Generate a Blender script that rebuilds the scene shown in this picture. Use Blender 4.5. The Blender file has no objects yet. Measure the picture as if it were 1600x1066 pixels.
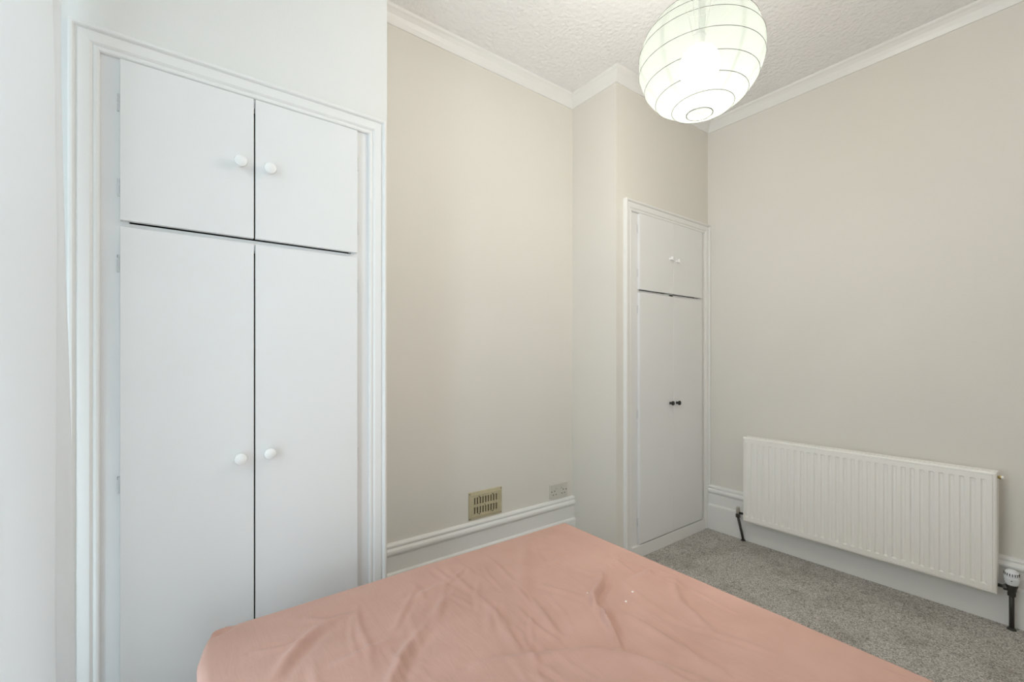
import bpy, bmesh, math, random
import numpy as np
from mathutils import Matrix, Vector
random.seed(7); np.random.seed(7)
S = bpy.context.scene
COL = S.collection

# ---------------------------------------------------------------- camera
cam_d = bpy.data.cameras.new('camera'); cam = bpy.data.objects.new('camera', cam_d); COL.objects.link(cam)
FPX = 691.9
cam_d.sensor_width = 36.0; cam_d.lens = 36.0 * FPX / 1600.0
cam_d.shift_y = (557.4 - 533.0) / 1600.0
cam_d.clip_start = 0.02
cam.location = (0, 0, 1.2)
cam.rotation_euler = (math.pi / 2, 0, -(math.pi / 2 - math.radians(52.99)))
S.camera = cam

# ---------------------------------------------------------------- sky, exposure
W = bpy.data.worlds.new('sky'); S.world = W; W.use_nodes = True
bg = W.node_tree.nodes['Background']
bg.inputs[0].default_value = (0.735, 0.875, 1.0, 1); bg.inputs[1].default_value = 6.6
S.view_settings.view_transform = 'Standard'; S.view_settings.look = 'None'
S.view_settings.gamma = 1.0; S.view_settings.use_curve_mapping = False
S.view_settings.exposure = 0.0
S.cycles.max_bounces = 16; S.cycles.diffuse_bounces = 12; S.cycles.transparent_max_bounces = 16
BULB = 545.0            # radiance of the lantern's bulb

# room: X to the right along the cupboard wall, Y towards that wall
XL, XR, YB, YC, YR, ZC = -0.36, 2.986, -0.75, 1.665, 2.02, 2.838
XA, XD = 0.647, 2.004   # sides of the recess between the cupboards
# window opening in the left wall
WY0, WY1, WZ0, WZ1 = 0.58, 1.50, 0.14, 2.48
VXA, VXB = -0.22, 0.38      # added window behind the camera, unseen, for frontal light on the cupboards

def portal(name, loc, rot, w, h):
    pl = bpy.data.lights.new(name, 'AREA'); po = bpy.data.objects.new(name, pl); COL.objects.link(po)
    pl.shape = 'RECTANGLE'; pl.size = w; pl.size_y = h; po.location = loc; po.rotation_euler = rot; pl.cycles.is_portal = True
portal('window_portal', (XL - 0.24, (WY0 + WY1) / 2, (WZ0 + WZ1) / 2), (0, -math.pi / 2, 0), WZ1 - WZ0, WY1 - WY0)
portal('window_portal', ((VXA + VXB) / 2, YB - 0.24, (WZ0 + WZ1) / 2), (math.pi / 2, 0, 0), VXB - VXA, WZ1 - WZ0)

# ---------------------------------------------------------------- materials
def new_mat(name):
    m = bpy.data.materials.new(name); m.use_nodes = True
    nt = m.node_tree; return m, nt, nt.nodes['Principled BSDF']

def paint(name, col, rough=0.6, bump=0.0, scale=200.0, spec=0.3, mottle=0.0, mscale=3.0, dist=0.002):
    m, nt, b = new_mat(name)
    b.inputs['Base Color'].default_value = (*col, 1); b.inputs['Roughness'].default_value = rough
    b.inputs['Specular IOR Level'].default_value = spec
    tc = nt.nodes.new('ShaderNodeTexCoord')
    if mottle:
        n = nt.nodes.new('ShaderNodeTexNoise'); n.inputs['Scale'].default_value = mscale; n.inputs['Detail'].default_value = 5
        nt.links.new(tc.outputs['Object'], n.inputs['Vector'])
        r = nt.nodes.new('ShaderNodeValToRGB')
        r.color_ramp.elements[0].position = 0.3; r.color_ramp.elements[1].position = 0.7
        r.color_ramp.elements[0].color = (*[c * (1 - mottle) for c in col], 1)
        r.color_ramp.elements[1].color = (*[min(1, c * (1 + mottle)) for c in col], 1)
        nt.links.new(n.outputs['Fac'], r.inputs['Fac']); nt.links.new(r.outputs['Color'], b.inputs['Base Color'])
    if bump:
        n = nt.nodes.new('ShaderNodeTexNoise'); n.inputs['Scale'].default_value = scale; n.inputs['Detail'].default_value = 3
        nt.links.new(tc.outputs['Object'], n.inputs['Vector'])
        bp = nt.nodes.new('ShaderNodeBump'); bp.inputs['Strength'].default_value = bump; bp.inputs['Distance'].default_value = dist
        nt.links.new(n.outputs['Fac'], bp.inputs['Height']); nt.links.new(bp.outputs['Normal'], b.inputs['Normal'])
    return m

M = {}
M['wall'] = paint('wall_paint_beige', (0.75, 0.722, 0.672), 0.75, 0.25, 260, 0.2, 0.012, 2.0)
M['wall_pale'] = paint('wall_paint_pale', (0.78, 0.775, 0.755), 0.7, 0.2, 260, 0.2, 0.01, 2.0)
M['ceiling'] = paint('ceiling_paint_stippled', (0.86, 0.855, 0.865), 0.85, 0.75, 48, 0.1, 0.012, 30, 0.012)
M['trim'] = paint('trim_gloss_white', (0.82, 0.815, 0.80), 0.35, 0.05, 60, 0.4)
M['door'] = paint('door_satin_white', (0.80, 0.80, 0.80), 0.45, 0.06, 90, 0.35, 0.008, 4)
M['knob_white'] = paint('knob_white', (0.86, 0.86, 0.85), 0.22, 0, spec=0.5)
M['knob_black'] = paint('knob_black', (0.012, 0.012, 0.012), 0.25, 0, spec=0.5)
M['dark'] = paint('dark_void', (0.02, 0.018, 0.015), 0.9)
M['rad'] = paint('radiator_enamel', (0.91, 0.89, 0.855), 0.32, 0.02, 100, 0.45)
M['vent'] = paint('vent_cream_metal', (0.52, 0.46, 0.31), 0.45, 0.1, 150, 0.4, 0.10, 25)
M['ventdark'] = paint('vent_slider_metal', (0.13, 0.11, 0.07), 0.6, 0.0, 10, 0.3)
M['socket'] = paint('socket_plastic', (0.62, 0.60, 0.55), 0.35, 0, spec=0.45)
M['screw'] = paint('screw_steel', (0.22, 0.20, 0.15), 0.4); M['screw'].node_tree.nodes['Principled BSDF'].inputs['Metallic'].default_value = 0.8
M['steel'] = paint('valve_nickel', (0.62, 0.60, 0.56), 0.3); M['steel'].node_tree.nodes['Principled BSDF'].inputs['Metallic'].default_value = 0.9
M['pipe'] = paint('pipe_dark_bronze', (0.035, 0.032, 0.026), 0.35, spec=0.5)
M['brass'] = paint('brass', (0.45, 0.36, 0.16), 0.35); M['brass'].node_tree.nodes['Principled BSDF'].inputs['Metallic'].default_value = 1
M['trv'] = paint('trv_plastic', (0.80, 0.82, 0.86), 0.3, spec=0.5)
M['hinge'] = paint('hinge_painted', (0.70, 0.70, 0.71), 0.4, 0.3, 120)
M['hinge_dark'] = paint('hinge_pin_dark', (0.16, 0.16, 0.18), 0.45, 0.3, 120)  # dark pin showing in the gaps between knuckles
M['plastic'] = paint('fitting_plastic', (0.8, 0.8, 0.78), 0.35)
M['wire'] = paint('wire_hoop', (0.045, 0.045, 0.036), 0.6, spec=0.1)
M['black_plastic'] = paint('black_plastic', (0.01, 0.01, 0.01), 0.5, spec=0.2)
M['lint'] = paint('lint', (0.9, 0.88, 0.85), 0.9)
M['divan'] = paint('divan_cloth', (0.42, 0.40, 0.38), 0.9, 0.3, 400)
M['mattress'] = paint('mattress_cloth', (0.75, 0.74, 0.72), 0.9, 0.3, 300)
M['wood'] = paint('pole_white', (0.78, 0.78, 0.77), 0.4)

# carpet: short grey-brown cut pile with speckle and scuffs
def carpet():
    m, nt, b = new_mat('carpet_grey_pile'); b.inputs['Roughness'].default_value = 1.0; b.inputs['Specular IOR Level'].default_value = 0.05
    tc = nt.nodes.new('ShaderNodeTexCoord')
    def noise(s, d=2, r=0.6):
        n = nt.nodes.new('ShaderNodeTexNoise'); n.inputs['Scale'].default_value = s; n.inputs['Detail'].default_value = d; n.inputs['Roughness'].default_value = r
        nt.links.new(tc.outputs['Object'], n.inputs['Vector']); return n
    n1 = noise(210, 3, 0.8)
    r = nt.nodes.new('ShaderNodeValToRGB'); e = r.color_ramp.elements
    e[0].position = 0.34; e[0].color = (0.13, 0.122, 0.112, 1); e[1].position = 0.66; e[1].color = (0.86, 0.83, 0.78, 1)
    nt.links.new(n1.outputs['Fac'], r.inputs['Fac'])
    n2 = noise(5.0, 6, 0.65); r2 = nt.nodes.new('ShaderNodeValToRGB'); e = r2.color_ramp.elements
    e[0].position = 0.28; e[0].color = (0.74, 0.72, 0.70, 1); e[1].position = 0.52; e[1].color = (1, 1, 1, 1)
    nt.links.new(n2.outputs['Fac'], r2.inputs['Fac'])
    n3 = noise(22, 5, 0.7); r3 = nt.nodes.new('ShaderNodeValToRGB'); e = r3.color_ramp.elements
    e[0].position = 0.29; e[0].color = (0.50, 0.48, 0.45, 1); e[1].position = 0.43; e[1].color = (1, 1, 1, 1)
    nt.links.new(n3.outputs['Fac'], r3.inputs['Fac'])
    mx = nt.nodes.new('ShaderNodeMix'); mx.data_type = 'RGBA'; mx.blend_type = 'MULTIPLY'; mx.inputs['Factor'].default_value = 1
    nt.links.new(r.outputs['Color'], mx.inputs['A']); nt.links.new(r2.outputs['Color'], mx.inputs['B'])
    my = nt.nodes.new('ShaderNodeMix'); my.data_type = 'RGBA'; my.blend_type = 'MULTIPLY'; my.inputs['Factor'].default_value = 0.8
    nt.links.new(mx.outputs['Result'], my.inputs['A']); nt.links.new(r3.outputs['Color'], my.inputs['B'])
    nt.links.new(my.outputs['Result'], b.inputs['Base Color'])
    bp = nt.nodes.new('ShaderNodeBump'); bp.inputs['Strength'].default_value = 0.8; bp.inputs['Distance'].default_value = 0.006
    nt.links.new(n1.outputs['Fac'], bp.inputs['Height']); nt.links.new(bp.outputs['Normal'], b.inputs['Normal'])
    return m
M['carpet'] = carpet()

def sheet_mat():
    m, nt, b = new_mat('cotton_sheet_dusty_pink'); b.inputs['Roughness'].default_value = 0.85; b.inputs['Specular IOR Level'].default_value = 0.15
    b.inputs['Sheen Weight'].default_value = 0.15
    tc = nt.nodes.new('ShaderNodeTexCoord')
    n = nt.nodes.new('ShaderNodeTexNoise'); n.inputs['Scale'].default_value = 7; n.inputs['Detail'].default_value = 5
    nt.links.new(tc.outputs['Object'], n.inputs['Vector'])
    r = nt.nodes.new('ShaderNodeValToRGB'); e = r.color_ramp.elements
    e[0].position = 0.3; e[0].color = (0.455, 0.270, 0.217, 1); e[1].position = 0.7; e[1].color = (0.505, 0.308, 0.252, 1)
    nt.links.new(n.outputs['Fac'], r.inputs['Fac']); nt.links.new(r.outputs['Color'], b.inputs['Base Color'])
    # fine cloth creases: stretched noise
    mp = nt.nodes.new('ShaderNodeMapping'); mp.inputs['Rotation'].default_value = (0, 0, math.radians(28)); mp.inputs['Scale'].default_value = (26, 5, 5)
    nt.links.new(tc.outputs['Object'], mp.inputs['Vector'])
    n2 = nt.nodes.new('ShaderNodeTexNoise'); n2.inputs['Scale'].default_value = 1.2; n2.inputs['Detail'].default_value = 6; n2.inputs['Roughness'].default_value = 0.6; n2.inputs['Distortion'].default_value = 0.6
    nt.links.new(mp.outputs['Vector'], n2.inputs['Vector'])
    bp = nt.nodes.new('ShaderNodeBump'); bp.inputs['Strength'].default_value = 0.16; bp.inputs['Distance'].default_value = 0.012
    nt.links.new(n2.outputs['Fac'], bp.inputs['Height']); nt.links.new(bp.outputs['Normal'], b.inputs['Normal'])
    return m
M['sheet'] = sheet_mat()

def curtain_mat():
    m, nt, b = new_mat('curtain_white_cotton'); b.inputs['Base Color'].default_value = (0.86, 0.86, 0.86, 1)
    b.inputs['Roughness'].default_value = 0.9; b.inputs['Specular IOR Level'].default_value = 0.1
    out = nt.nodes['Material Output']
    tr = nt.nodes.new('ShaderNodeBsdfTranslucent'); tr.inputs['Color'].default_value = (0.86, 0.87, 0.88, 1)
    mx = nt.nodes.new('ShaderNodeMixShader'); mx.inputs['Fac'].default_value = 0.25
    nt.links.new(b.outputs[0], mx.inputs[1]); nt.links.new(tr.outputs[0], mx.inputs[2]); nt.links.new(mx.outputs[0], out.inputs['Surface'])
    return m
M['curtain'] = curtain_mat()

def glass_mat():
    m, nt, b = new_mat('window_glass'); nt.nodes.remove(b); out = nt.nodes['Material Output']
    t = nt.nodes.new('ShaderNodeBsdfTransparent'); t.inputs['Color'].default_value = (0.94, 0.96, 0.95, 1)
    g = nt.nodes.new('ShaderNodeBsdfGlossy'); g.inputs['Roughness'].default_value = 0.02
    fr = nt.nodes.new('ShaderNodeFresnel')
    # both faces of the thin pane reflect like air-to-glass (the straight-through ray is not bent inside it)
    ge = nt.nodes.new('ShaderNodeNewGeometry'); mr = nt.nodes.new('ShaderNodeMapRange')
    mr.inputs['To Min'].default_value = 1.45; mr.inputs['To Max'].default_value = 1 / 1.45
    nt.links.new(ge.outputs['Backfacing'], mr.inputs['Value']); nt.links.new(mr.outputs['Result'], fr.inputs['IOR'])
    mx = nt.nodes.new('ShaderNodeMixShader')
    nt.links.new(fr.outputs[0], mx.inputs['Fac']); nt.links.new(t.outputs[0], mx.inputs[1]); nt.links.new(g.outputs[0], mx.inputs[2])
    nt.links.new(mx.outputs[0], out.inputs['Surface']); return m
M['glass'] = glass_mat()

LC = Vector((1.428, 0.826, 2.216)); LR, LK = 0.2017, 0.93     # lantern centre, radius, squash
def paper_mat():
    m, nt, b = new_mat('lantern_paper'); nt.nodes.remove(b); out = nt.nodes['Material Output']
    # thin paper: part of the light passes straight, part is scattered through; seams are two layers
    t = nt.nodes.new('ShaderNodeBsdfTransparent'); t.inputs['Color'].default_value = (1.0, 0.98, 0.90, 1)
    tl = nt.nodes.new('ShaderNodeBsdfTranslucent')
    df = nt.nodes.new('ShaderNodeBsdfDiffuse'); df.inputs['Color'].default_value = (0.036, 0.040, 0.037, 1)
    tc = nt.nodes.new('ShaderNodeTexCoord'); sp = nt.nodes.new('ShaderNodeSeparateXYZ')
    nt.links.new(tc.outputs['Object'], sp.inputs[0])
    at = nt.nodes.new('ShaderNodeMath'); at.operation = 'ARCTAN2'
    nt.links.new(sp.outputs['Y'], at.inputs[0]); nt.links.new(sp.outputs['X'], at.inputs[1])
    mu = nt.nodes.new('ShaderNodeMath'); mu.operation = 'MULTIPLY_ADD'; mu.inputs[1].default_value = 10 / (2 * math.pi); mu.inputs[2].default_value = 10.15
    nt.links.new(at.outputs[0], mu.inputs[0])
    fr = nt.nodes.new('ShaderNodeMath'); fr.operation = 'FRACT'; nt.links.new(mu.outputs[0], fr.inputs[0])
    lt = nt.nodes.new('ShaderNodeMath'); lt.operation = 'LESS_THAN'; lt.inputs[1].default_value = 0.12; nt.links.new(fr.outputs[0], lt.inputs[0])
    cm = nt.nodes.new('ShaderNodeMix'); cm.data_type = 'RGBA'
    cm.inputs['A'].default_value = (0.0335, 0.0368, 0.0330, 1); cm.inputs['B'].default_value = (0.0272, 0.0305, 0.0270, 1)
    nt.links.new(lt.outputs[0], cm.inputs['Factor']); nt.links.new(cm.outputs['Result'], tl.inputs['Color'])
    m1 = nt.nodes.new('ShaderNodeMixShader'); m1.inputs['Fac'].default_value = 0.5
    nt.links.new(tl.outputs[0], m1.inputs[1]); nt.links.new(df.outputs[0], m1.inputs[2])
    m2 = nt.nodes.new('ShaderNodeMixShader'); m2.inputs['Fac'].default_value = 0.2
    nt.links.new(m1.outputs[0], m2.inputs[1]); nt.links.new(t.outputs[0], m2.inputs[2])
    nt.links.new(m2.outputs[0], out.inputs['Surface']); return m
M['paper'] = paper_mat()
def bulb_mat():
    m, nt, b = new_mat('bulb_glow'); nt.nodes.remove(b); out = nt.nodes['Material Output']
    e = nt.nodes.new('ShaderNodeEmission'); e.inputs['Color'].default_value = (1.0, 0.955, 0.905, 1); e.inputs['Strength'].default_value = BULB
    nt.links.new(e.outputs[0], out.inputs['Surface']); return m
M['bulb'] = bulb_mat()

# ---------------------------------------------------------------- helpers
def tag(o, label=None, cat=None, group=None, kind=None):
    if label: o['label'] = label
    if cat: o['category'] = cat
    if group: o['group'] = group
    if kind: o['kind'] = kind
    return o

def empty(name, loc):
    o = bpy.data.objects.new(name, None); o.location = loc; o.empty_display_size = 0.1; COL.objects.link(o); return o

def world_loc(o):
    v = Vector(o.location)
    return v + world_loc(o.parent) if o.parent else v

def link(name, me, mat, parent=None, loc=(0, 0, 0), rot=None):
    """an object at world position loc, parented without moving"""
    o = bpy.data.objects.new(name, me); COL.objects.link(o)
    if mat is not None and not me.materials: me.materials.append(mat)
    o.location = Vector(loc) - (world_loc(parent) if parent else Vector((0, 0, 0)))
    if rot: o.rotation_euler = rot
    if parent: o.parent = parent
    return o

def mesh_from(name, verts, faces, smooth=False):
    me = bpy.data.meshes.new(name); me.from_pydata([tuple(v) for v in verts], [], faces); me.update()
    if smooth: me.polygons.foreach_set('use_smooth', [True] * len(me.polygons))
    return me

def recalc(me):
    bm = bmesh.new(); bm.from_mesh(me); bmesh.ops.remove_doubles(bm, verts=bm.verts, dist=1e-6)
    bmesh.ops.recalc_face_normals(bm, faces=bm.faces); bm.to_mesh(me); bm.free(); return me

def boxes_mesh(name, bxs, bevel=0.0, seg=2):
    bm = bmesh.new()
    for (x0, x1, y0, y1, z0, z1) in bxs:
        r = bmesh.ops.create_cube(bm, size=1.0)
        for v in r['verts']:
            v.co = Vector(((x0 + x1) / 2 + v.co.x * (x1 - x0), (y0 + y1) / 2 + v.co.y * (y1 - y0), (z0 + z1) / 2 + v.co.z * (z1 - z0)))
    if bevel:
        bmesh.ops.bevel(bm, geom=list(bm.edges), offset=bevel, segments=seg, affect='EDGES', profile=0.5)
    me = bpy.data.meshes.new(name); bm.to_mesh(me); bm.free(); return me

def box(name, b, mat, parent=None, bevel=0.0, seg=2):
    x0, x1, y0, y1, z0, z1 = b; c = ((x0 + x1) / 2, (y0 + y1) / 2, (z0 + z1) / 2)
    me = boxes_mesh(name, [(x0 - c[0], x1 - c[0], y0 - c[1], y1 - c[1], z0 - c[2], z1 - c[2])], bevel, seg)
    return link(name, me, mat, parent, c)

def boxes(name, bxs, mat, parent=None, bevel=0.0):
    return link(name, boxes_mesh(name, bxs, bevel), mat, parent, (0, 0, 0) if not parent else (0, 0, 0))

def prism(name, profile, f0, f1, mat, parent=None, smooth=False):
    """profile points p -> f0(p), f1(p) are the two end positions"""
    n = len(profile); vs = [f0(p) for p in profile] + [f1(p) for p in profile]
    fs = [(i, (i + 1) % n, n + (i + 1) % n, n + i) for i in range(n)] + [tuple(range(n - 1, -1, -1)), tuple(range(n, 2 * n))]
    return link(name, recalc(mesh_from(name, vs, fs, smooth)), mat, parent)

def lathe_mesh(name, prof, seg=24, axis='Z', smooth=True):
    """prof: list of (r, h)"""
    vs, fs = [], []
    for (r, h) in prof:
        for k in range(seg):
            a = 2 * math.pi * k / seg; x, y = r * math.cos(a), r * math.sin(a)
            vs.append({'Z': (x, y, h), 'Y': (x, h, -y), '-Y': (x, -h, y), 'X': (h, x, y), '-X': (-h, x, y)}[axis])
    for i in range(len(prof) - 1):
        for k in range(seg):
            a, b = i * seg + k, i * seg + (k + 1) % seg
            fs.append((a, b, b + seg, a + seg))
    fs.append(tuple(range(seg - 1, -1, -1))); fs.append(tuple(range((len(prof) - 1) * seg, len(prof) * seg)))
    me = mesh_from(name, vs, fs, smooth)
    bm = bmesh.new(); bm.from_mesh(me); bmesh.ops.remove_doubles(bm, verts=bm.verts, dist=1e-5); bmesh.ops.recalc_face_normals(bm, faces=bm.faces)
    if smooth:
        for e in bm.edges:
            if len(e.link_faces) == 2 and e.calc_face_angle(0) > math.radians(40): e.smooth = False
    bm.to_mesh(me); bm.free(); return me

def tube_mesh(name, pts, r, seg=10, closed=False):
    pts = [Vector(p) for p in pts]; n = len(pts); vs, fs = [], []
    up0 = None
    for i, p in enumerate(pts):
        a = pts[(i - 1) % n] if (closed or i > 0) else p
        b = pts[(i + 1) % n] if (closed or i < n - 1) else p
        t = (b - a).normalized()
        up = Vector((0, 0, 1)) if abs(t.z) < 0.9 else Vector((1, 0, 0))
        s = t.cross(up).normalized(); u = s.cross(t)
        for k in range(seg):
            an = 2 * math.pi * k / seg; vs.append(p + s * (r * math.cos(an)) + u * (r * math.sin(an)))
    m = n if closed else n - 1
    for i in range(m):
        for k in range(seg):
            a, b = i * seg + k, i * seg + (k + 1) % seg; c = ((i + 1) % n) * seg
            fs.append((a, b, c + (k + 1) % seg, c + k))
    if not closed: fs += [tuple(range(seg - 1, -1, -1)), tuple(range((n - 1) * seg, n * seg))]
    return recalc(mesh_from(name, vs, fs, True))

# ---------------------------------------------------------------- room shell
T = 0.12
def struct(o): return tag(o, kind='structure')
struct(box('floor', (XL - 0.3, XR + 0.2, YB - 0.3, YR + 0.5, -0.10, 0.0), M['carpet']))
struct(box('ceiling', (XL - 0.3, XR + 0.2, YB - 0.3, YR + 0.5, ZC, ZC + 0.12), M['ceiling']))
struct(box('wall_right', (XR, XR + T, YB - 0.2, YR + 0.5, 0, ZC), M['wall']))
struct(boxes('wall_back', [(XL - 0.26, VXA, YB - 0.26, YB, 0, ZC), (VXB, XR, YB - 0.26, YB, 0, ZC), (VXA, VXB, YB - 0.26, YB, 0, WZ0), (VXA, VXB, YB - 0.26, YB, WZ1, ZC)], M['wall']))
struct(box('wall_recess', (XA - 0.0, XD, YR, YR + T, 0, ZC), M['wall']))
# window wall with its opening
x0, x1 = XL - 0.26, XL
struct(boxes('wall_left', [(x0, x1, YB, WY0, 0, ZC), (x0, x1, WY1, YR + 0.5, 0, ZC), (x0, x1, WY0, WY1, 0, WZ0), (x0, x1, WY0, WY1, WZ1, ZC)], M['wall_pale']))
# cupboard walls: flush front with the cupboard opening, and the side that returns into the recess
LO = (-0.185, 0.585, 0.0, 2.048)      # opening left cupboard x0,x1,z0,z1
RO = (2.135, 2.935, 0.0, 2.066)
struct(boxes('wall_front_left', [(XL, LO[0], YC, YC + 0.05, 0, ZC), (LO[1], XA, YC, YC + 0.05, 0, ZC), (LO[0], LO[1], YC, YC + 0.05, LO[3], ZC),
                                 (XA - 0.05, XA, YC + 0.05, YR + T, 0, ZC)], M['wall_pale']))
struct(boxes('wall_front_right', [(XD, RO[0], YC, YC + 0.05, 0, ZC), (RO[1], XR, YC, YC + 0.05, 0, ZC), (RO[0], RO[1], YC, YC + 0.05, RO[3], ZC),
                                  (XD, XD + 0.05, YC + 0.05, YR + T, 0, ZC)], M['wall']))
struct(box('wall_rear_outer', (XL, XR, YR + 0.38, YR + 0.5, 0, ZC), M['wall']))

# cornice, swept round the room
cor = [(0, 0.066), (0.007, 0.066), (0.010, 0.060), (0.016, 0.047), (0.026, 0.030), (0.038, 0.017), (0.047, 0.011), (0.050, 0.007), (0.052, 0.0), (0, 0)]
path = [(XL, YB), (XR, YB), (XR, YC), (XD, YC), (XD, YR), (XA, YR), (XA, YC), (XL, YC)]
def sweep_loop(name, prof, path, zt, mat):
    n = len(path); vs, fs = [], []; P = [Vector(p) for p in path]
    for i in range(n):
        d0 = (P[i] - P[i - 1]).normalized(); d1 = (P[(i + 1) % n] - P[i]).normalized()
        n0 = Vector((-d0.y, d0.x)); n1 = Vector((-d1.y, d1.x)); mt = (n0 + n1) / (1 + n0.dot(n1))
        for (d, h) in prof: vs.append((P[i].x + mt.x * d, P[i].y + mt.y * d, zt - h))
    k = len(prof)
    for i in range(n):
        for j in range(k):
            a, b = i * k + j, i * k + (j + 1) % k; c = ((i + 1) % n) * k
            fs.append((a, b, c + (j + 1) % k, c + j))
    return link(name, recalc(mesh_from(name, vs, fs)), mat)
struct(sweep_loop('trim_1', cor, path, ZC, M['ceiling'] if False else M['trim']))

# skirting boards
sk = [(0, 0), (0.030, 0), (0.030, 0.163), (0.028, 0.170), (0.022, 0.175), (0.017, 0.176), (0.017, 0.246), (0.021, 0.252), (0.027, 0.258), (0.029, 0.266),
      (0.027, 0.274), (0.020, 0.279), (0.016, 0.282), (0.018, 0.286), (0.021, 0.290), (0.020, 0.296), (0.012, 0.301), (0, 0.303)]
struct(prism('baseboard_right', sk, lambda p: (XR - p[0], YB, p[1]), lambda p: (XR - p[0], YC, p[1]), M['trim']))
s2 = 1.05
struct(prism('baseboard_recess', sk, lambda p: (XA, YR - p[0], p[1] * s2), lambda p: (XD, YR - p[0], p[1] * s2), M['trim']))
struct(prism('baseboard_back', sk, lambda p: (VXB + 0.02, YB + p[0], p[1]), lambda p: (XR - 0.03, YB + p[0], p[1]), M['trim']))
struct(prism('baseboard_left', sk, lambda p: (XL + p[0], WY1 + 0.02, p[1]), lambda p: (XL + p[0], YC - 0.03, p[1]), M['trim']))

# windows with two pairs of sliding sashes each
def window(name, mp, s0, s1, z0, z1):
    """mp(d, s) -> plan position, d = depth behind the wall face, s = along the wall"""
    mid = (s0 + s1) / 2; p = mp(0.12, mid)
    win = struct(empty(name, (p[0], p[1], z0)))
    def wb(n_, d0, d1, sa, sb, za, zb_, mat=M['trim'], bev=0.002):
        p, q = mp(d0, sa), mp(d1, sb)
        return box(n_, (min(p[0], q[0]), max(p[0], q[0]), min(p[1], q[1]), max(p[1], q[1]), za, zb_), mat, win, bev)
    wb('frame_jamb', .08, .20, s0, s0 + .05, z0, z1); wb('frame_jamb', .08, .20, s1 - .05, s1, z0, z1)
    wb('frame_head', .08, .20, s0 + .05, s1 - .05, z1 - .05, z1); wb('frame_sill', .08, .20, s0 + .05, s1 - .05, z0, z0 + .03)
    wb('frame_mullion', .08, .20, mid - .03, mid + .03, z0 + .03, z1 - .05)
    wb('window_board', -.03, .08, s0, s1, z0 - .03, z0, M['trim'], 0.004)
    zm = (z0 + z1) / 2
    for (sa, sb) in ((s0 + .05, mid - .03), (mid + .03, s1 - .05)):
        for (za, zb_, d) in ((z0 + .03, zm + .02, .085), (zm - .02, z1 - .05, .13)):
            wb('sash_rail', d, d + .035, sa, sb, za, za + .05); wb('sash_rail', d, d + .035, sa, sb, zb_ - .04, zb_)
            wb('sash_stile', d, d + .035, sa, sa + .035, za + .05, zb_ - .04); wb('sash_stile', d, d + .035, sb - .035, sb, za + .05, zb_ - .04)
            wb('pane', d + .015, d + .019, sa + .035, sb - .035, za + .05, zb_ - .04, M['glass'], 0)
window('window_1', lambda d, s: (XL - d, s), WY0, WY1, WZ0, WZ1)
window('added_window', lambda d, s: (s, YB - d), VXA, VXB, WZ0, WZ1)  # added out of view, lets daylight onto the left cupboard fronts

# ---------------------------------------------------------------- fitted cupboards
def knob_mesh(name, r):
    return lathe_mesh(name, [(0.0, 0), (r * 0.62, 0), (r * 0.60, r * 0.10), (r * 0.42, r * 0.35), (r * 0.40, r * 0.70), (r * 0.62, r * 0.95), (r * 0.93, r * 1.15),
                             (r, r * 1.42), (r * 0.93, r * 1.68), (r * 0.66, r * 1.85), (r * 0.3, r * 1.93), (0.0, r * 1.95)], 20, '-Y')
hinge_me = {}
def hinge_mesh():
    bm = bmesh.new()
    # painted knuckles with dark gaps between them
    for k in range(4):
        r = bmesh.ops.create_cone(bm, cap_ends=True, segments=10, radius1=0.0034, radius2=0.0034, depth=0.0075)
        for v in r['verts']: v.co.z += (k - 1.5) * 0.0135
    n_ = len(bm.faces)
    bmesh.ops.create_cone(bm, cap_ends=True, segments=8, radius1=0.0025, radius2=0.0025, depth=0.046)
    bm.faces.ensure_lookup_table()
    for f in list(bm.faces)[n_:]: f.material_index = 1
    me = bpy.data.meshes.new('hinge'); bm.to_mesh(me); bm.free(); return me
HM = hinge_mesh(); HM.materials.append(M['hinge']); HM.materials.append(M['hinge_dark'])
HM2 = HM.copy(); HM2.materials[1] = M['hinge']
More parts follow.
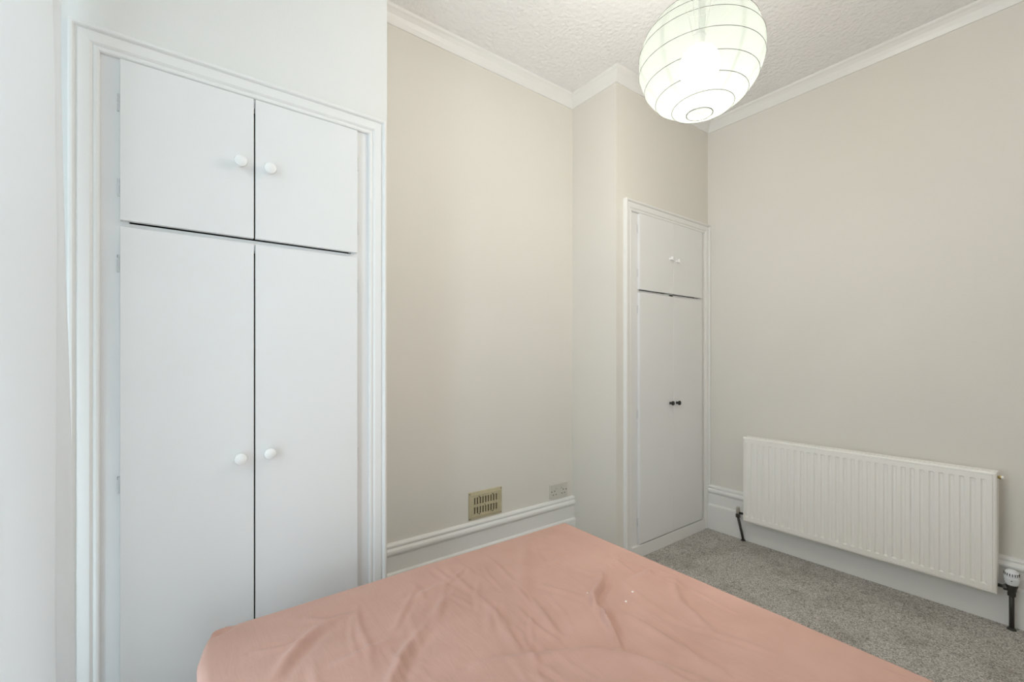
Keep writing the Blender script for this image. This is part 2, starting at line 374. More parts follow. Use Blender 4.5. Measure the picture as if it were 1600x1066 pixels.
# architrave section: (offset outward from inner edge, projection from wall)
ARC = [(0, 0), (0, 0.008), (0.003, 0.0115), (0.008, 0.0125), (0.0125, 0.011), (0.0145, 0.0085), (0.017, 0.0115), (0.021, 0.015), (0.044, 0.017), (0.0465, 0.0135), (0.049, 0.0135),
       (0.051, 0.020), (0.054, 0.0235), (0.059, 0.0245), (0.063, 0.022), (0.063, 0)]
def cupboard(name, label, op, ax, az, doors_x, split, ztop, zbot, gap, mgap, knob_r, knob_z, knob_mats, knob_dx, hinge_z, hinge_mat, arc_w):
    """op = wall opening, ax = inner edges of the architrave, az = its inner top edge"""
    cx = (op[0] + op[1]) / 2
    t = empty(name, (cx, YC, 0)); tag(t, label, 'cupboard')
    k = arc_w / 0.063
    A = [(p[0] * k, p[1]) for p in ARC]
    prism('architrave', A, lambda p: (ax[0] - p[0], YC - p[1], 0), lambda p: (ax[0] - p[0], YC - p[1], az + p[0]), M['trim'], t)
    prism('architrave', A, lambda p: (ax[1] + p[0], YC - p[1], 0), lambda p: (ax[1] + p[0], YC - p[1], az + p[0]), M['trim'], t)
    prism('architrave', A, lambda p: (ax[0] - p[0], YC - p[1], az + p[0]), lambda p: (ax[1] + p[0], YC - p[1], az + p[0]), M['trim'], t)
    f0, f1 = YC + 0.001, YC + 0.032
    d0, d3 = doors_x[0], doors_x[2]
    box('stile', (op[0], d0 + 0.018, f0, f1, 0, op[3]), M['door'], t)
    box('stile', (d3 - 0.018, op[1], f0, f1, 0, op[3]), M['door'], t)
    box('head_rail', (d0 + 0.018, d3 - 0.018, f0, f1, ztop - 0.022, op[3]), M['door'], t)
    box('middle_rail', (d0 + 0.018, d3 - 0.018, f0, f1, split - gap - 0.02, split - 0.004), M['door'], t)
    box('plinth', (ax[0] + 0.001, ax[1] - 0.001, YC - 0.016, YC + 0.030, 0, zbot - 0.008), M['trim'], t, 0.002)
    if mgap < 0.003:
        m_ = doors_x[1]; box('centre_stile', (m_ - 0.02, m_ + 0.02, f0, f1, zbot + 0.01, ztop - 0.022), M['door'], t)
    c_ = YC + 0.05; e_ = YC + 0.34
    # inside of the cupboard: back, sides, top, shelf
    for n_, b_ in (('back_panel', (op[0], op[1], e_, e_ + 0.01, 0, op[3])), ('side_panel', (op[0] - 0.004, op[0], c_, e_ + 0.01, 0, op[3])),
                   ('side_panel', (op[1], op[1] + 0.004, c_, e_ + 0.01, 0, op[3])), ('top_panel', (op[0], op[1], c_, e_, op[3], op[3] + 0.01)),
                   ('shelf', (op[0], op[1], f1, e_, split - gap / 2 - 0.010, split - gap / 2 + 0.010))):
        box(n_, b_, M['dark'], t)
    km = [knob_mesh('knob', knob_r[0]), knob_mesh('knob', knob_r[1])]
    yf = YC - 0.018
    for row in (0, 1):
        za, zb = (split, ztop) if row == 0 else (zbot, split - gap)
        for side in (0, 1):
            xa_, xb_ = (doors_x[0], doors_x[1] - mgap / 2) if side == 0 else (doors_x[1] + mgap / 2, doors_x[2])
            d = box('door', (xa_, xb_, yf, YC - 0.0005, za, zb), M['door'], t, 0.0012, 2)
            kx = doors_x[1] + (-knob_dx if side == 0 else knob_dx)
            ko = link('knob', km[row], knob_mats[row], d, (kx, yf, knob_z[row][side]))
            for hz in hinge_z[row]:
                hx = xa_ - 0.0036 if side == 0 else xb_ + 0.0036
                link('hinge', HM if (side == 0 and hinge_mat == M['hinge_dark'] and row == 1) else HM2, None, d, (hx, YC - 0.005, hz))
    return t
cupboard('fitted_cupboard', 'large white fitted cupboard with white knobs, beside the white curtain', LO, (-0.172, 0.574), 2.040, (-0.130, 0.198, 0.528), 1.583, 2.034, 0.085, 0.019, 0.0045,
         (0.0185, 0.0185), ((1.815, 1.812), (0.878, 0.884)), (M['knob_white'], M['knob_white']), 0.041, ((1.915, 1.676), (1.462, 0.838, 0.25)), M['hinge_dark'], 0.062)
cupboard('fitted_cupboard', 'narrow white fitted cupboard with two black knobs, in the corner by the radiator', RO, (2.128, 2.922), 2.058, (2.193, 2.540, 2.884), 1.602, 2.054, 0.082, 0.018, 0.002,
         (0.0145, 0.0145), ((1.822, 1.816), (0.904, 0.902)), (M['knob_white'], M['knob_black']), 0.036, ((1.965, 1.70), (1.48, 0.855, 0.21)), M['hinge'], 0.062)

# ---------------------------------------------------------------- bed
ZB = 0.49; KB = 0.922; BX0, BX1, BY0, BY1 = 0.034, 1.335, -0.48, 1.394
bed = empty('bed', ((BX0 + BX1) / 2, (BY0 + BY1) / 2, 0))
tag(bed, 'double bed covered by a creased dusty pink fitted sheet', 'bed')
box('divan_base', (BX0 + 0.02, BX1 - 0.02, BY0 + 0.02, BY1 - 0.02, 0.05, 0.26), M['divan'], bed, 0.012, 3)
box('mattress', (BX0 + 0.022, BX1 - 0.022, BY0 + 0.022, BY1 - 0.06, 0.261, 0.46), M['mattress'], bed, 0.03, 4)
castor = lathe_mesh('castor', [(0.0, 0), (0.022, 0.0), (0.026, 0.006), (0.026, 0.042), (0.018, 0.05), (0, 0.05)], 16)
for cx in (BX0 + 0.12, BX1 - 0.12):
    for cy_ in (BY0 + 0.12, BY1 - 0.14): link('castor', castor, M['pipe'], bed, (cx, cy_, 0))

def fold(v, lo, hi, r, drop):
    """sheet coordinate -> (plan position, drop below the top) with a rounded edge of radius r and a straight side"""
    p = np.clip(v, lo + r, hi - r); d = np.zeros_like(v)
    q = math.pi / 2 * r
    for sgn, edge in ((-1, lo + r), (1, hi - r)):
        e = np.maximum(sgn * (v - edge), 0); a = np.minimum(e / r, math.pi / 2)
        p = p + sgn * r * np.sin(a); d = d + r * (1 - np.cos(a)) + np.maximum(e - q, 0)
    return p, np.minimum(d, drop)
res = 0.0062; ext = 0.17; RR = 0.022
u = np.arange(BX0 - ext, BX1 + ext + res, res); v = np.arange(BY0 - ext, BY1 + ext + res, res)
U, V = np.meshgrid(u, v, indexing='ij')
PX, DX = fold(U, BX0, BX1, RR, 0.2); PY, DY = fold(V, BY0, BY1, RR, 0.2)
DZ = np.minimum(np.sqrt(DX ** 2 + DY ** 2) * 0.15 + np.maximum(DX, DY) * 0.85, 0.2)
# far left corner is pulled in
p0 = np.array((0.083, 1.508)) * KB; nn = np.array((-0.09, 0.046)); nn = nn / np.linalg.norm(nn)
dd = (PX - p0[0]) * nn[0] + (PY - p0[1]) * nn[1]; dd = np.where(dd > -0.02, (np.sqrt((dd) ** 2 + 0.0004) + dd) / 2, 0)
PX = PX - nn[0] * dd; PY = PY - nn[1] * dd
Z = ZB - DZ
inner = np.clip(np.minimum(np.minimum(PX - BX0, BX1 - PX), np.minimum(PY - BY0, BY1 - PY)) / 0.05, 0, 1)
# soft hollows of the mattress
def vnoise(X, Y, sc, seed):
    rs = np.random.RandomState(seed); o = np.zeros_like(X)
    for k in range(7):
        a = rs.rand() * 6.283; f = sc * (0.6 + 0.9 * rs.rand()); o += np.sin(X * f * math.cos(a) + Y * f * math.sin(a) + rs.rand() * 6.283)
    return o / 7
h = 0.005 * vnoise(PX, PY, 9, 1) + 0.0022 * vnoise(PX, PY, 24, 2)
# creases: polyline, ridge height, half width, lean (sign of the valley side)
CR = [([(1.198, 1.056), (1.134, 1.011), (1.062, 0.976), (1.02, 0.93), (0.998, 0.877), (0.948, 0.796), (0.925, 0.76)], 0.013, 0.013, 1),
      ([(1.049, 0.93), (0.993, 0.868), (0.955, 0.80)], 0.007, 0.008, -1),
      ([(0.60, 0.93), (0.677, 0.898), (0.763, 0.849), (0.859, 0.801), (0.92, 0.721), (0.981, 0.588), (1.0, 0.5)], 0.009, 0.024, 1),
      ([(0.184, 1.189), (0.224, 1.246), (0.279, 1.304), (0.317, 1.333), (0.34, 1.337)], 0.008, 0.018, -1),
      ([(0.36, 0.95), (0.408, 1.015), (0.461, 1.079), (0.492, 1.106), (0.549, 1.147)], 0.009, 0.018, -1),
      ([(1.162, 1.444), (0.989, 1.243), (0.83, 1.053)], 0.005, 0.030, 1),
      ([(0.744, 1.037), (0.725, 0.961), (0.718, 0.911)], 0.006, 0.014, 1),
      ([(1.372, 0.885), (1.301, 0.835), (1.246, 0.782), (1.23, 0.73), (1.196, 0.659)], 0.008, 0.018, 1),
      ([(1.066, 0.833), (1.064, 0.776), (1.057, 0.671), (1.06, 0.56)], 0.006, 0.018, 1),
      ([(1.030, 0.955), (1.008, 0.905), (0.985, 0.862), (0.944, 0.788), (0.928, 0.765)], -0.007, 0.006, 1),
      ([(0.161, 1.318), (0.218, 1.30), (0.269, 1.288)], 0.005, 0.010, 1),
      ([(0.768, 1.188), (0.75, 0.995)], 0.005, 0.014, 1),
      ([(0.696, 1.266), (0.606, 1.18)], 0.005, 0.018, -1),
      ([(0.929, 0.697), (0.969, 0.50)], 0.005, 0.016, 1),
      ([(1.108, 1.233), (1.242, 1.232)], 0.004, 0.016, 1),
      ([(0.898, 1.09), (0.841, 0.908)], 0.005, 0.014, 1),
      ([(0.581, 1.306), (0.708, 1.332)], 0.004, 0.018, 1),
      ([(1.259, 0.971), (1.371, 0.973), (1.394, 0.897)], 0.005, 0.014, 1),
      ([(0.308, 1.15), (0.461, 1.16)], 0.004, 0.014, 1),
      ([(0.30, 1.40), (0.34, 1.36), (0.42, 1.35)], 0.004, 0.012, 1)]
rr = random.Random(11)
for k in range(75):          # fine pull lines, mostly running to the near right
    x, y = rr.uniform(0.15, 1.4), rr.uniform(0.2, 1.45); a = math.radians(rr.gauss(-98, 16)); L = rr.uniform(0.08, 0.26)
    mx_, my_ = x + L / 2 * math.cos(a) + rr.uniform(-.012, .012), y + L / 2 * math.sin(a)
    CR.append(([(x, y), (mx_, my_), (x + L * math.cos(a), y + L * math.sin(a))], rr.uniform(0.0013, 0.0034), rr.uniform(0.006, 0.014), rr.choice((-1, 1))))
CR = [([(x * KB, y * KB) for (x, y) in p], A * 1.35, w * 0.8, l) for (p, A, w, l) in CR]
def crease(X, Y, pts, A, w, lean):
    best = np.full(X.shape, 1e9); sd = np.zeros(X.shape); al = np.zeros(X.shape); tot = 0
    L = [math.dist(pts[i], pts[i + 1]) for i in range(len(pts) - 1)]; T_ = sum(L)
    for i in range(len(L)):
        ax_, ay_ = pts[i]; dx, dy = (pts[i + 1][0] - ax_) / L[i], (pts[i + 1][1] - ay_) / L[i]
        t = np.clip((X - ax_) * dx + (Y - ay_) * dy, 0, L[i]); qx, qy = X - ax_ - t * dx, Y - ay_ - t * dy
        d = np.hypot(qx, qy); m = d < best
        best = np.where(m, d, best); sd = np.where(m, np.sign(dx * qy - dy * qx) * d, sd); al = np.where(m, (tot + t) / T_, al); tot += L[i]
    tap = np.sin(np.pi * np.clip(al * 0.9 + 0.05, 0, 1)) ** 0.7
    return A * tap * (np.exp(-(sd / w) ** 2) - 0.55 * np.exp(-((sd * lean - 1.7 * w) / (1.1 * w)) ** 2) * (best < 5 * w)) * (best < 6 * w)
for (pts, A, w, lean) in CR: h = h + crease(PX, PY, pts, A, w, lean)
Z = Z + h * np.clip(inner + 0.08, 0, 1) * (DZ < 0.02)
Z = Z + crease(PX, PY, [(0.070, 1.352), (0.088, 1.366), (0.122, 1.378)], -0.009, 0.010, 1)
Z = Z + 0.0012 * vnoise(PX, PY, 40, 5) * (DZ < 0.001)
nu, nv = U.shape
co = np.stack([PX, PY, Z], -1).reshape(-1, 3)
idx = np.arange(nu * nv).reshape(nu, nv)
q = np.stack([idx[:-1, :-1], idx[1:, :-1], idx[1:, 1:], idx[:-1, 1:]], -1).reshape(-1, 4)
me = bpy.data.meshes.new('fitted_sheet'); me.vertices.add(len(co)); me.vertices.foreach_set('co', co.astype(np.float32).ravel())
me.loops.add(q.size); me.loops.foreach_set('vertex_index', q.astype(np.int32).ravel())
me.polygons.add(len(q)); me.polygons.foreach_set('loop_start', np.arange(0, q.size, 4, dtype=np.int32)); me.polygons.foreach_set('loop_total', np.full(len(q), 4, dtype=np.int32))
me.update(calc_edges=True); me.validate(); me.polygons.foreach_set('use_smooth', [True] * len(me.polygons))
sh = link('fitted_sheet', me, M['sheet'], bed); tag(sh, 'dusty pink fitted sheet with creases')
for (x, y, s) in ((1.092, 0.846, 0.004), (1.034, 0.824, 0.004), (0.977, 0.922, 0.0022)):
    lm = bpy.data.meshes.new('lint_speck'); bm = bmesh.new(); bmesh.ops.create_icosphere(bm, subdivisions=1, radius=s)
    for vv in bm.verts: vv.co = Vector((vv.co.x * random.uniform(0.7, 1.3), vv.co.y * random.uniform(0.6, 1.1), vv.co.z * 0.45))
    bm.to_mesh(lm); bm.free()
    i, j = int((x - u[0]) / res), int((y - v[0]) / res)
    link('lint_speck', lm, M['lint'], bed, (x, y, float(Z[i, j]) + 0.001))

# ---------------------------------------------------------------- radiator
RY0, RY1, RZ0, RZ1, RXF = 0.272, 1.372, 0.150, 0.688, 2.878
rad = empty('radiator', (2.92, (RY0 + RY1) / 2, 0)); tag(rad, 'white fluted panel radiator on the wall beside the corner', 'radiator')
def panel(name, xf, sgn, thick):
    """pressed steel panel with 31 recessed flutes; xf = face, sgn = direction the face looks"""
    ys = {RY0, RY1}; zs = {RZ0, RZ1}
    for e in (0.002, 0.005, 0.010, 0.0110, 0.0125, 0.0140, 0.015):
        ys |= {RY0 + e, RY1 - e}; zs |= {RZ0 + e, RZ1 - e}
    cs = [0.312 + 0.03447 * k for k in range(31)]
    for c in cs: ys |= {c - 0.0095, c - 0.0045, c, c + 0.0045, c + 0.0095}
    za, zb = RZ0 + 0.034, RZ1 - 0.036
    for e in (0, 0.004, 0.009, 0.014): zs |= {za + e, zb - e}
    ys, zs = sorted(ys), sorted(zs); vs = []
    for y in ys:
        for z in zs:
            e = min(y - RY0, RY1 - y, z - RZ0, RZ1 - z)
            d = 0.0
            if e < 0.010: d = 0.010 * (1 - math.sqrt(max(0, 1 - (1 - e / 0.010) ** 2)))
            if 0.0120 < e < 0.0130: d = 0.0040
            for c in cs:
                ay = abs(y - c)
                if ay < 0.0095 - 1e-6 and za < z < zb:
                    ry = min(1, (0.0095 - ay) / 0.0050); rz = min(1, min(z - za, zb - z) / 0.004); d = 0.0068 * min(ry, rz)
            vs.append((xf - sgn * d, y, z))
    n, m = len(ys), len(zs); fs = [(i * m + j, (i + 1) * m + j, (i + 1) * m + j + 1, i * m + j + 1) for i in range(n - 1) for j in range(m - 1)]
    b0 = len(vs)
    rim = [(i, 0) for i in range(n)] + [(n - 1, j) for j in range(1, m)] + [(i, m - 1) for i in range(n - 2, -1, -1)] + [(0, j) for j in range(m - 2, 0, -1)]
    for (i, j) in rim: vs.append((xf - sgn * thick, ys[i], zs[j]))
    R_ = len(rim)
    for k in range(R_):
        a, b = rim[k], rim[(k + 1) % R_]; fs.append((a[0] * m + a[1], b[0] * m + b[1], b0 + (k + 1) % R_, b0 + k))
    fs.append(tuple(range(b0, b0 + R_)))
    return link(name, recalc(mesh_from(name, vs, fs)), M['rad'], rad)
panel('front_panel', RXF, -1, 0.018)
panel('rear_panel', 2.952, 1, 0.016)
box('end_cover', (2.893, 2.940, RY0 + 0.002, RY0 + 0.006, RZ0 + 0.012, RZ1 - 0.004), M['rad'], rad, 0.0015)
box('end_cover', (2.893, 2.940, RY1 - 0.006, RY1 - 0.002, RZ0 + 0.012, RZ1 - 0.004), M['rad'], rad, 0.0015)
gr = box('top_grille', (2.893, 2.898, RY0 + 0.006, RY1 - 0.006, RZ1 - 0.010, RZ1 - 0.003), M['rad'], rad, 0.001)
box('grille_rail', (2.934, 2.939, RY0 + 0.006, RY1 - 0.006, RZ1 - 0.010, RZ1 - 0.003), M['rad'], gr, 0.001)
gm = boxes_mesh('grille_bar', [(-0.018, 0.018, -0.003, 0.003, -0.0025, 0.0025)], 0.0006, 1); gm.materials.append(M['rad'])
ng = 60
for k in range(ng): link('grille_bar', gm, None, gr, (2.916, RY0 + 0.02 + (RY1 - RY0 - 0.04) * k / (ng - 1), RZ1 - 0.0065))
# convector fins between the panels
fn = [(2.899, 2.934, RY0 + 0.03 + 0.02 * k, RY0 + 0.0315 + 0.02 * k, RZ0 + 0.04, RZ1 - 0.05) for k in range(52)]
boxes('convector_fins', fn, M['rad'], rad)
for yb in (0.46, 1.18): box('wall_bracket', (2.9521, XR, yb - 0.015, yb + 0.015, RZ0 + 0.03, RZ1 - 0.03), M['rad'], rad, 0.001)
# bleed valve, top right
bv = link('bleed_plug', lathe_mesh('bleed_plug', [(0, 0), (0.0085, 0), (0.0085, 0.007), (0.006, 0.008), (0.006, 0.014), (0, 0.014)], 6, 'Y', False), M['brass'], rad, (2.918, RY0 + 0.004 - 0.014, 0.663))
link('bleed_cap', lathe_mesh('bleed_cap', [(0, 0), (0.0075, 0), (0.008, 0.003), (0.0075, 0.007), (0, 0.0075)], 14, 'Y'), M['rad'], bv, (2.918, RY0 + 0.004 - 0.0205, 0.663))
# thermostatic valve, right end
vx, vy = 2.925, 0.232
tv = empty('thermostatic_valve', (vx, vy, 0)); tag(tv, 'thermostatic valve with white slotted head and dark pipe at the right end of the radiator', 'valve')
link('pipe', tube_mesh('pipe', [(vx, vy, 0.0), (vx, vy, 0.165)], 0.0085, 12), M['pipe'], tv)
link('floor_collar', lathe_mesh('floor_collar', [(0, 0), (0.016, 0), (0.014, 0.006), (0.0088, 0.009), (0, 0.009)], 16), M['pipe'], tv, (vx, vy, 0))
link('compression_nut', lathe_mesh('compression_nut', [(0, 0), (0.013, 0), (0.0145, 0.003), (0.0145, 0.015), (0.013, 0.018), (0, 0.018)], 6, 'Z', False), M['pipe'], tv, (vx, vy, 0.148))
link('valve_body', lathe_mesh('valve_body', [(0, 0), (0.012, 0), (0.015, 0.006), (0.016, 0.016), (0.018, 0.022), (0.020, 0.030), (0.019, 0.034), (0, 0.034)], 18), M['pipe'], tv, (vx, vy, 0.164))
tl_ = link('tail_piece', tube_mesh('tail_piece', [(vx, vy + 0.008, 0.180), (vx - 0.004, RY0 + 0.001, 0.182)], 0.0075, 12), M['pipe'], tv)
link('union_nut', lathe_mesh('union_nut', [(0, 0), (0.0115, 0), (0.0125, 0.002), (0.0125, 0.010), (0.0115, 0.012), (0, 0.012)], 6, 'Y', False), M['pipe'], tl_, (vx - 0.003, vy + 0.013, 0.180))
hd = link('valve_head', lathe_mesh('valve_head', [(0, 0), (0.017, 0), (0.0195, 0.004), (0.0215, 0.014), (0.0235, 0.024), (0.0242, 0.031), (0.0228, 0.033), (0.0228, 0.036), (0.0238, 0.038), (0.0232, 0.048), (0.0205, 0.058), (0.0155, 0.064), (0.008, 0.067), (0, 0.068)], 28), M['trv'], tv, (vx, vy, 0.197))
sl = boxes_mesh('head_slot', [(-0.0012, 0.0012, -0.0014, 0.0014, -0.0055, 0.0055)], 0.0); sl.materials.append(M['dark'])
for k in range(18):
    a = 2 * math.pi * k / 18
    link('head_slot', sl, None, hd, (vx + 0.0226 * math.sin(a), vy - 0.0226 * math.cos(a), 0.197 + 0.0475), (math.radians(0), 0, a))
box('setting_mark', (vx - 0.0235, vx - 0.0205, vy - 0.0035, vy + 0.0005, 0.2175, 0.221), M['dark'], hd)
# lockshield valve, left end
lx, ly = 2.925, 1.424
lv = empty('lockshield_valve', (lx, ly, 0)); tag(lv, 'lockshield valve with metal cap and slanting dark pipe at the left end of the radiator', 'valve')
link('pipe', tube_mesh('pipe', [(lx + 0.018, ly - 0.026, 0.0), (lx + 0.014, ly - 0.02, 0.04), (lx, ly, 0.155)], 0.0075, 12), M['pipe'], lv)
link('floor_collar', lathe_mesh('floor_collar', [(0, 0), (0.014, 0), (0.012, 0.006), (0.008, 0.008), (0, 0.008)], 16), M['pipe'], lv, (lx + 0.018, ly - 0.026, 0))
link('compression_nut', lathe_mesh('compression_nut', [(0, 0), (0.0115, 0), (0.0135, 0.003), (0.0135, 0.02), (0.0115, 0.023), (0, 0.023)], 6, 'Z', False), M['pipe'], lv, (lx, ly, 0.148))
link('valve_cap', lathe_mesh('valve_cap', [(0, 0), (0.0115, 0), (0.0125, 0.003), (0.0118, 0.030), (0.0095, 0.040), (0.005, 0.043), (0, 0.0435)], 18), M['steel'], lv, (lx, ly, 0.176))
link('tail_piece', tube_mesh('tail_piece', [(lx, ly - 0.006, 0.180), (lx - 0.004, RY1 - 0.004, 0.182)], 0.0075, 12), M['pipe'], lv)

# ---------------------------------------------------------------- wall vent in the recess
VX0, VX1, VZ0, VZ1 = 1.232, 1.448, 0.326, 0.474
vent = empty('air_vent', ((VX0 + VX1) / 2, YR, VZ0)); tag(vent, 'cream metal air vent with two rows of slots, low on the recess wall', 'vent')
def holed_plate(name, x0, x1, z0, z1, holes_x, holes_z, y0, y1, mat, parent):
    xs = sorted({x0, x1} | {a for p in holes_x for a in p}); zs = sorted({z0, z1} | {a for p in holes_z for a in p})
    hole = lambda i, j: any(abs(xs[i] - p[0]) < 1e-7 for p in holes_x) and any(abs(zs[j] - p[0]) < 1e-7 for p in holes_z)
    vs, fs = [], []
    for y in (y0, y1):
        for x in xs:
            for z in zs: vs.append((x, y, z))
    n, m = len(xs), len(zs); N = n * m
    solid = lambda i, j: 0 <= i < n - 1 and 0 <= j < m - 1 and not hole(i, j)
    for i in range(n - 1):
        for j in range(m - 1):
            if not solid(i, j): continue
            a, b, c, d = i * m + j, (i + 1) * m + j, (i + 1) * m + j + 1, i * m + j + 1
            fs += [(a, b, c, d), (N + d, N + c, N + b, N + a)]
            if not solid(i - 1, j): fs.append((a, d, N + d, N + a))
            if not solid(i + 1, j): fs.append((b, N + b, N + c, c))
            if not solid(i, j - 1): fs.append((a, N + a, N + b, b))
            if not solid(i, j + 1): fs.append((d, c, N + c, N + d))
    return link(name, recalc(mesh_from(name, vs, fs)), mat, parent)
sx0 = VX0 + 0.031; pit = 0.01755
hx = [(sx0 + pit * k, sx0 + pit * k + 0.0088) for k in range(9)]
hz = [(VZ0 + 0.030, VZ0 + 0.0665), (VZ0 + 0.0805, VZ0 + 0.117)]
face = holed_plate('grille_plate', VX0 + 0.018, VX1 - 0.018, VZ0 + 0.017, VZ1 - 0.017, hx, hz, YR - 0.0085, YR - 0.0045, M['vent'], vent)
# bevelled border frame
fr_p = [(0, 0.0), (0, 0.0035), (0.004, 0.006), (0.012, 0.0075), (0.018, 0.0095), (0.020, 0.0085), (0.020, 0.0)]
for (n0, f0, f1) in (('border', lambda p: (VX0 + p[0], YR - p[1], VZ0 + p[0]), lambda p: (VX1 - p[0], YR - p[1], VZ0 + p[0])),
                     ('border', lambda p: (VX0 + p[0], YR - p[1], VZ1 - p[0]), lambda p: (VX1 - p[0], YR - p[1], VZ1 - p[0])),
                     ('border', lambda p: (VX0 + p[0], YR - p[1], VZ0 + p[0]), lambda p: (VX0 + p[0], YR - p[1], VZ1 - p[0])),
                     ('border', lambda p: (VX1 - p[0], YR - p[1], VZ0 + p[0]), lambda p: (VX1 - p[0], YR - p[1], VZ1 - p[0]))):
    prism(n0, fr_p, f0, f1, M['vent'], vent)
box('backing', (VX0 + 0.02, VX1 - 0.02, YR - 0.0018, YR - 0.0002, VZ0 + 0.02, VZ1 - 0.02), M['ventdark'], vent)
# sliding plate seen through the slots as a paler left part
for k in range(9):
    box('slider_bar', (hx[k][0] + 0.0042, hx[k][0] + 0.0128, YR - 0.0042, YR - 0.0030, hz[0][0] - 0.002, hz[1][1] + 0.002), M['vent'] if False else M['ventdark'], vent)
scr = lathe_mesh('screw', [(0, 0), (0.0042, 0), (0.004, 0.0012), (0.0022, 0.002), (0, 0.0021)], 12, '-Y'); scr.materials.append(M['screw'])
for (sx, sz) in ((VX0 + 0.007, VZ0 + 0.008), (VX1 - 0.007, VZ0 + 0.008), (VX0 + 0.007, VZ1 - 0.008), (VX1 - 0.007, VZ1 - 0.008)):
    link('screw', scr, None, vent, (sx, YR - 0.0052, sz))
for (sx, sz) in ((hx[2][0] - 0.002, hz[1][1] + 0.003), (hx[7][0] - 0.003, hz[1][1] + 0.003), (hx[2][0] - 0.002, hz[0][0] - 0.003), (hx[7][0] - 0.003, hz[0][0] - 0.003)):
    link('rivet', scr, None, vent, (sx, YR - 0.0084, sz))
kb = link('slider_knob', lathe_mesh('slider_knob', [(0, 0), (0.003, 0), (0.003, 0.006), (0.0055, 0.008), (0.006, 0.011), (0.004, 0.0135), (0, 0.014)], 14, '-Y'), M['vent'], vent, (hx[4][0] - 0.001, YR - 0.0084, (hz[0][1] + hz[1][0]) / 2))

# ---------------------------------------------------------------- double socket
SX0, SX1, SZ0, SZ1 = 1.806, 1.950, 0.331, 0.415
so = empty('double_socket', ((SX0 + SX1) / 2, YR, SZ0)); tag(so, 'pale plastic double power socket above the skirting in the recess corner', 'power socket')
face = box('faceplate', (SX0, SX1, YR - 0.011, YR - 0.0002, SZ0, SZ1), M['socket'], so, 0.0022, 3)
for cx in (SX0 + 0.036, SX1 - 0.036):
    rk = box('rocker_switch', (cx - 0.006 + (0.014 if cx < 1.87 else -0.014), cx + 0.006 + (0.014 if cx < 1.87 else -0.014), YR - 0.0135, YR - 0.0108, SZ0 + 0.054, SZ0 + 0.074), M['socket'], so, 0.001)
    box('switch_flash', (cx - 0.004 + (0.014 if cx < 1.87 else -0.014), cx + 0.004 + (0.014 if cx < 1.87 else -0.014), YR - 0.0138, YR - 0.0134, SZ0 + 0.0555, SZ0 + 0.0575), M['screw'], rk)
    box('earth_hole', (cx - 0.0025, cx + 0.0025, YR - 0.0115, YR - 0.0105, SZ0 + 0.040, SZ0 + 0.048), M['dark'], so)
    for dx in (-0.011, 0.011): box('pin_hole', (cx + dx - 0.0035, cx + dx + 0.0035, YR - 0.0115, YR - 0.0105, SZ0 + 0.0195, SZ0 + 0.0245), M['dark'], so)
for cx in (SX0 + 0.012, SX1 - 0.012): link('screw', scr, None, so, (cx, YR - 0.0108, (SZ0 + SZ1) / 2))

# ---------------------------------------------------------------- paper lantern
la = empty('paper_lantern', (LC.x, LC.y, LC.z - LR * LK)); tag(la, 'round white paper lantern lampshade glowing below the ceiling', 'pendant lamp')
# hoops: polar angle from the bottom
NH = 9; A0 = math.asin(0.042 / LR); hoops = [A0 + (math.pi - 2 * A0) * k / NH for k in range(NH + 1)]
SEG = 64; rows = []; vs, fs = [], []
tilt = [(0 if k in (0, NH) else random.uniform(-0.055, 0.055), random.uniform(0, 6.28)) for k in range(NH + 1)]
def hoop_pt(k, a, extra=0.0):
    th = hoops[k] + tilt[k][0] * math.cos(a - tilt[k][1])
    r = (LR + extra) * math.sin(th); return (r * math.cos(a), r * math.sin(a), -(LR + extra) * LK * math.cos(th))
SUB = 5
for k in range(NH):
    for s in range(SUB + (1 if k == NH - 1 else 0)):
        f_ = s / SUB
        for j in range(SEG):
            a = 2 * math.pi * j / SEG
            th = (1 - f_) * (hoops[k] + tilt[k][0] * math.cos(a - tilt[k][1])) + f_ * (hoops[k + 1] + tilt[k + 1][0] * math.cos(a - tilt[k + 1][1]))
            R_ = LR * (1 - 0.012 * math.sin(math.pi * f_) * (1 + 0.5 * math.sin(5 * a + k)))
            r = R_ * math.sin(th); vs.append((r * math.cos(a), r * math.sin(a), -R_ * LK * math.cos(th)))
nr = len(vs) // SEG
for i in range(nr - 1):
    for j in range(SEG): fs.append((i * SEG + j, i * SEG + (j + 1) % SEG, (i + 1) * SEG + (j + 1) % SEG, (i + 1) * SEG + j))
link('paper_shade', mesh_from('paper_shade', vs, fs, True), M['paper'], la, LC)
for k in range(NH + 1):
    pts = [hoop_pt(k, 2 * math.pi * j / 72, 0.0004) for j in range(72)]
    link('wire_hoop', tube_mesh('wire_hoop', pts, 0.0014 if k in (0, NH) else 0.00075, 6, True), M['wire'], la, LC)
bz = -0.02
bp_ = [(0.066 * math.sin(t * math.pi / 12), -0.066 * math.cos(t * math.pi / 12)) for t in range(13)]
link('bulb', lathe_mesh('bulb', bp_, 20), M['bulb'], la, LC + Vector((0, 0, bz)))
link('lamp_holder', lathe_mesh('lamp_holder', [(0, 0), (0.016, 0), (0.019, 0.006), (0.019, 0.03), (0.022, 0.034), (0.022, 0.040), (0.014, 0.052), (0.006, 0.06), (0, 0.06)], 20), M['black_plastic'], la, LC + Vector((0, 0, bz + 0.064)))
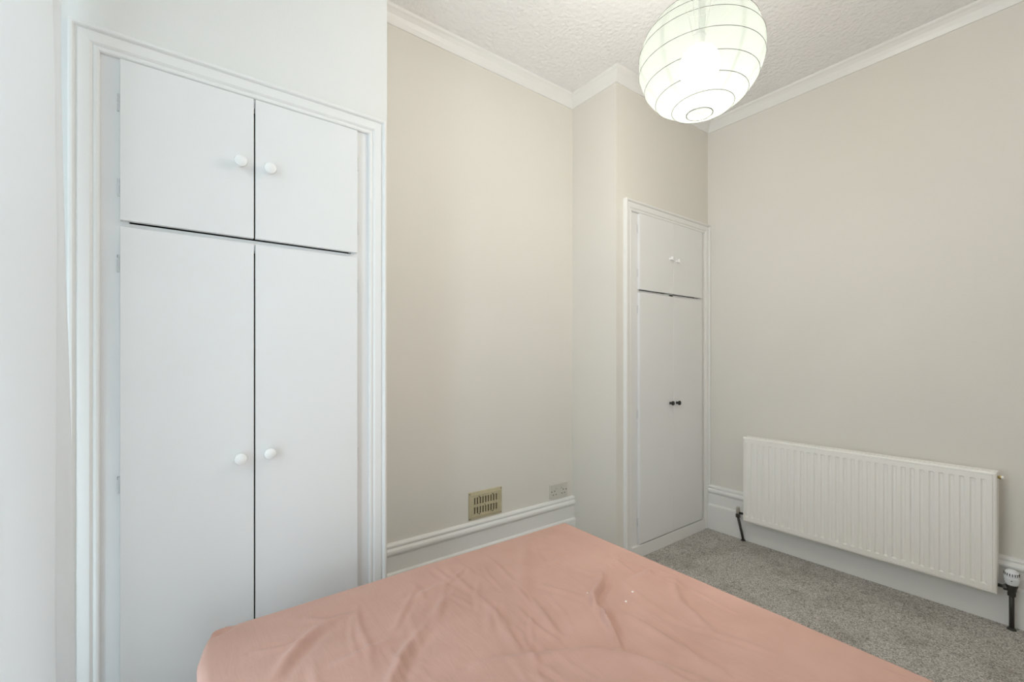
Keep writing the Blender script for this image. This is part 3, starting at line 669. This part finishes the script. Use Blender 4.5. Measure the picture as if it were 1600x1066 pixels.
for a in (0, math.pi / 2):   # wire spreader from lamp holder to the top hoop
    top = LR * LK * math.cos(A0); rr_ = LR * math.sin(A0)
    pts = [(-rr_ * math.cos(a), -rr_ * math.sin(a), top), (-0.02 * math.cos(a), -0.02 * math.sin(a), bz + 0.10), (0.02 * math.cos(a), 0.02 * math.sin(a), bz + 0.10), (rr_ * math.cos(a), rr_ * math.sin(a), top)]
    link('wire_spreader', tube_mesh('wire_spreader', pts, 0.0012, 6), M['wire'], la, LC)
link('cord', tube_mesh('cord', [(0, 0, bz + 0.115), (0, 0, ZC - 0.02 - LC.z)], 0.003, 8), M['black_plastic'], la, LC)
link('ceiling_rose', lathe_mesh('ceiling_rose', [(0, 0.0), (0.010, 0.0), (0.016, 0.006), (0.034, 0.016), (0.040, 0.024), (0.040, 0.030), (0, 0.030)], 28), M['plastic'], la, (LC.x, LC.y, ZC - 0.030))

# ---------------------------------------------------------------- curtain and its pole
PT = [(1.275, -0.330), (1.282, -0.305), (1.292, -0.290), (1.31, -0.278), (1.34, -0.262), (1.38, -0.246), (1.42, -0.237), (1.450, -0.233), (1.468, -0.237), (1.480, -0.246),
      (1.489, -0.246), (1.499, -0.235), (1.511, -0.227), (1.525, -0.226), (1.540, -0.240), (1.548, -0.262), (1.552, -0.285)]
def spline(P, n):
    out = []
    for i in range(len(P) - 1):
        p0_, p1_, p2_, p3_ = P[max(i - 1, 0)], P[i], P[i + 1], P[min(i + 2, len(P) - 1)]
        for s in range(n):
            t = s / n
            out.append(tuple(0.5 * (2 * p1_[c] + (p2_[c] - p0_[c]) * t + (2 * p0_[c] - 5 * p1_[c] + 4 * p2_[c] - p3_[c]) * t * t + (3 * p1_[c] - p0_[c] - 3 * p2_[c] + p3_[c]) * t ** 3) for c in (0, 1)))
    return out + [P[-1]]
cp = spline(PT, 5); NZ = 60; vs, fs = [], []
for iz in range(NZ + 1):
    z = 0.015 + (2.56 - 0.015) * iz / NZ; low = max(0, 1 - z / 2.0)
    for i, (y, x) in enumerate(cp):
        e = i / len(cp)
        dx = 0.026 * low ** 1.2 * (0.3 + 0.7 * e) + 0.004 * math.sin(3.1 * z + 6 * e) + 0.006 * low * math.sin(9 * e + 2.3 * z)
        dx += 0.0030 * math.sin(9 * z + 17 * e + 2 * math.sin(4 * z)) * low * (1 - e) + 0.010 * low * max(0, e - 0.62)
        dy = 0.012 * low * (e - 0.4) + 0.006 * math.sin(1.7 * z + 4 * e)
        vs.append((x + dx, y + dy, z))
nc = len(cp)
for iz in range(NZ):
    for i in range(nc - 1): fs.append((iz * nc + i, iz * nc + i + 1, (iz + 1) * nc + i + 1, (iz + 1) * nc + i))
cme = mesh_from('curtain', vs, fs, True)
cu = link('curtain', cme, M['curtain']); tag(cu, 'white cotton curtain hanging in soft folds at the left edge', 'curtain')
md = cu.modifiers.new('thickness', 'SOLIDIFY'); md.thickness = 0.0022; md.offset = 0
cpole = empty('curtain_pole', (XL, 0.2, 2.58)); tag(cpole, 'white curtain pole above the window beside the large cupboard', 'curtain pole')
link('pole', tube_mesh('pole', [(-0.25, -0.62, 2.585), (-0.25, 1.575, 2.585)], 0.014, 16), M['wood'], cpole)
fin = lathe_mesh('finial', [(0, 0), (0.012, 0), (0.014, 0.006), (0.022, 0.018), (0.024, 0.03), (0.018, 0.044), (0, 0.05)], 18, 'Y')
link('finial', fin, M['wood'], cpole, (-0.25, 1.575, 2.585))
link('finial', fin, M['wood'], cpole, (-0.25, -0.62, 2.585), (0, 0, math.pi))
for y in (-0.58, 1.535):
    box('pole_bracket', (XL, -0.25, y - 0.008, y + 0.008, 2.562, 2.574), M['wood'], cpole, 0.001)
